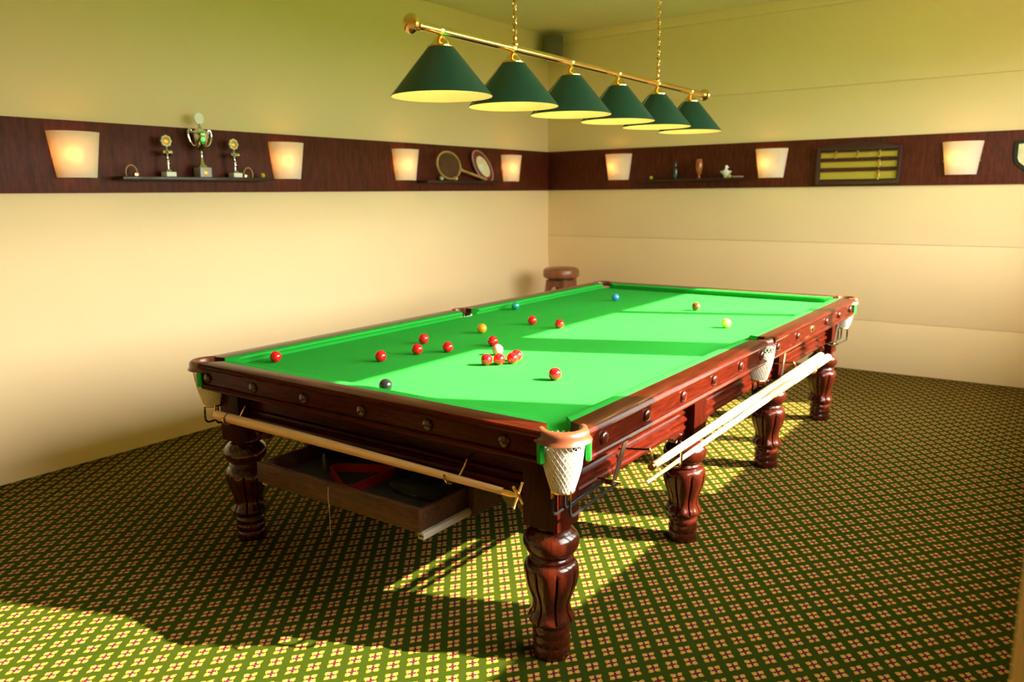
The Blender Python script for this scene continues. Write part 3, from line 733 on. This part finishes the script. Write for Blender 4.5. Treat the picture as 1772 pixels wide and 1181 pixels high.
racket('tennis_racket', 3.665, 1.866, .165, .118, -.215, .40, 'racketwood', 'old round wooden racket lying on its side on the shelf')
racket('pressed_racket', 4.245, 1.868, .195, .100, -.72, 0, 'pinkwood', 'dark red racket head with a pale centre disc on the shelf', True)
for y_, lab in ((3.60, 'left of two small pale balls under the round racket'), (3.80, 'right of two small pale balls under the round racket')):
    tag(part('shuttlecock', MB().sphere((XB+.055, y_, SZ+.017), .021, 16, 10, (1, 1, .95)), 'cream', base=True), lab, 'ball', 'pale balls on the racket shelf')
# ornaments on the far shelf
ys = YB-.060; z0 = SZ-.004
fuzz(-2.36, ys, z0, 'small yellow ball at the left end of the far wall shelf')
fuzz(-1.535, ys-.035, z0, 'bright yellow ball in front of the white figurine')
b = tag(empty('dark_bottle', (-2.10, ys, z0)), 'narrow dark bottle standing on the far wall shelf', 'bottle')
part('body', MB().lathe([(.024, z0), (.026, z0+.004), (.026, z0+.095), (.022, z0+.11), (.011, z0+.122), (.010, z0+.150)], (-2.10, ys, 0), 18), 'darkbottle', b)
part('stopper', MB().lathe([(.012, z0+.150), (.013, z0+.155), (.012, z0+.168), (.004, z0+.172)], (-2.10, ys, 0), 14), 'black', b)
g = tag(empty('amber_vase', (-1.853, ys, z0)), 'slim amber brown vase in the middle of the far wall shelf', 'vase')
part('body', MB().lathe([(.020, z0), (.022, z0+.004), (.010, z0+.015), (.009, z0+.028), (.022, z0+.045), (.033, z0+.085), (.036, z0+.125), (.031, z0+.16), (.028, z0+.185), (.025, z0+.185), (.022, z0+.16)], (-1.853, ys, 0), 22), 'amber', g)
f = tag(empty('white_figurine', (-1.585, ys, z0)), 'small white bird-like figurine on the far wall shelf', 'figurine')
part('body', MB().lathe([(.014, z0), (.020, z0+.006), (.016, z0+.018), (.032, z0+.036), (.042, z0+.052), (.030, z0+.068), (.014, z0+.078), (.010, z0+.088)], (-1.585, ys, 0), 22), 'white', f)
part('head', MB().sphere((-1.580, ys, z0+.100), .017, 16, 10, (.85, .9, 1.15)).tube([(-1.568, ys, z0+.100), (-1.552, ys, z0+.097)], [.006, .002], 8), 'white', f)
for s in (-1, 1): part('wing', MB().tube([(-1.585+s*.03, ys, z0+.048), (-1.585+s*.050, ys, z0+.060), (-1.585+s*.056, ys, z0+.056)], [.012, .008, .003], 8), 'white', f)
k = tag(part('wooden_stick', MB().tube([(-1.515, ys-.02, z0+.009), (-1.43, ys-.025, z0+.009), (-1.405, ys-.026, z0+.009)], [.007, .009, .007], 10), 'pinkwood', base=True), 'short pale stick lying at the right end of the far shelf', 'stick')

# ------------------------------------------------------------------ scoreboard and shield
sb = tag(empty('scoreboard', (-.42, YB, 1.66)), 'dark framed snooker scoreboard with three rows of brass scales', 'scoreboard')
x0, x1, zb, ztp = -.765, -.075, 1.657, 1.972
arch = [(x0, zb), (x1, zb), (x1, ztp)]+[(x1+(x0-x1)*i/16, ztp+.050*math.sin(PI*i/16)) for i in range(17)][1:-1]+[(x0, ztp)]
part('back_board', MB().prism(arch, YB-.012, YB, 1), 'darkframe', sb)
for a, b_ in ((x0, x0+.028), (x1-.028, x1)): part('frame_side', MB().box(a, b_, YB-.045, YB-.012, zb, ztp), 'darkframe', sb, bevel=.004)
part('frame_bottom', MB().box(x0+.028, x1-.028, YB-.045, YB-.012, zb, zb+.030), 'darkframe', sb, bevel=.004)
part('frame_top', MB().prism([(x0+.028, ztp-.024), (x1-.028, ztp-.024)]+[(x1-.028+(x0-x1+.056)*i/16, ztp-.004+.048*math.sin(PI*i/16)) for i in range(17)], YB-.042, YB-.012, 1), 'darkframe', sb, bevel=.003)
for za, zb_ in ((1.880, 1.930), (1.795, 1.850), (1.694, 1.764)):
    o = part('scale_row', MB().box(x0+.035, x1-.035, YB-.022, YB-.012, za, zb_), 'scale', sb)
    for zz in (za+.004, zb_-.004): part('scale_rod', MB().tube([(x0+.030, YB-.028, zz), (x1-.030, YB-.028, zz)], .004, 8), 'brass', o)
    for xx in ([-.60, -.42, -.245] if za > 1.87 else [-.245]): part('pointer', MB().box(xx-.008, xx+.008, YB-.038, YB-.022, za-.004, zb_+.010), 'brass', o, bevel=.003)
shd = tag(empty('shield_plaque', (.85, YB, 1.74)), 'dark shield plaque with a pale face at the right picture edge', 'plaque')
def shield(s, cx=.855, cz=1.862): return [(cx+s*u, cz+s*v) for u, v in ((-.13, .105), (0, .115), (.13, .105), (.13, -.03), (.115, -.07), (.07, -.11), (0, -.145), (-.07, -.11), (-.115, -.07), (-.13, -.03))]
part('backing', MB().prism(shield(1.0), YB-.02, YB, 1), 'black', shd, bevel=.003)
part('face', MB().prism(shield(.78), YB-.026, YB-.02, 1), 'cream', shd, bevel=.002)

# ------------------------------------------------------------------ loudspeaker and stool
sp = tag(empty('wall_speaker', (-3.49, 5.36, 2.99)), 'small grey loudspeaker high in the room corner', 'speaker')
mb = MB().box(-.10, .10, -.075, .075, 0, .235); mb.xf(Matrix.Translation((-3.49, 5.345, 2.99)) @ Matrix.Rotation(math.radians(35), 4, 'Z')); part('cabinet', mb, 'grey', sp, bevel=.018)
mb = MB().box(-.082, .082, -.082, -.074, .02, .215); mb.xf(Matrix.Translation((-3.49, 5.345, 2.99)) @ Matrix.Rotation(math.radians(35), 4, 'Z')); part('grille', mb, 'grey', sp, bevel=.004)
part('bracket', MB().tube([(-3.53, 5.40, 3.10), (-3.60, 5.46, 3.10), (-3.64, 5.49, 3.10)], .014, 8), 'black', sp)
sx_, sy_ = -3.105, 4.90
st = tag(empty('bar_stool', (sx_, sy_, 0)), 'round brown topped wooden bar stool in the far corner', 'stool')
part('seat', MB().lathe([(.12, .742), (.165, .746), (.182, .760), (.187, .785), (.185, .815), (.176, .838), (.155, .850), (.10, .855), (.001, .857)], (sx_, sy_, 0), 40), 'seat', st)
part('seat_base', MB().lathe([(.12, .722), (.135, .726), (.135, .742)], (sx_, sy_, 0), 32), 'black', st)
for ax in (-1, 1):
    for ay in (-1, 1):
        def Q(z): t = (.73-z)/.73; return (sx_+ax*(.095+.06*t), sy_+ay*(.095+.06*t))
        rings = []
        for z in (0, .73):
            a, b_ = Q(z); rings.append([(a-.019, b_-.019, z), (a+.019, b_-.019, z), (a+.019, b_+.019, z), (a-.019, b_+.019, z)])
        part('leg', MB().loft(rings), 'stoolwood', st, bevel=.003)
def archp(half): return [(-half, .725), (half, .725), (half, .60), (half*.75, .60)]+[(half*.75*math.cos(PI*i/10), .60+.06*math.sin(PI*i/10)) for i in range(1, 10)]+[(-half*.75, .60), (-half, .60)]
for s in (-1, 1):
    part('stool_apron', MB().prism([(sx_+u, z) for u, z in archp(.10)], sy_+s*.100-.010, sy_+s*.100+.010, 1), 'stoolwood', st)
    part('stool_apron', MB().prism([(sy_+u, z) for u, z in archp(.10)], sx_+s*.100-.010, sx_+s*.100+.010, 0), 'stoolwood', st)
    part('footrest', MB().box(sx_-.125, sx_+.125, sy_+s*.130-.010, sy_+s*.130+.010, .28, .315), 'stoolwood', st)
    part('footrest', MB().box(sx_+s*.130-.010, sx_+s*.130+.010, sy_-.125, sy_+.125, .28, .315), 'stoolwood', st)
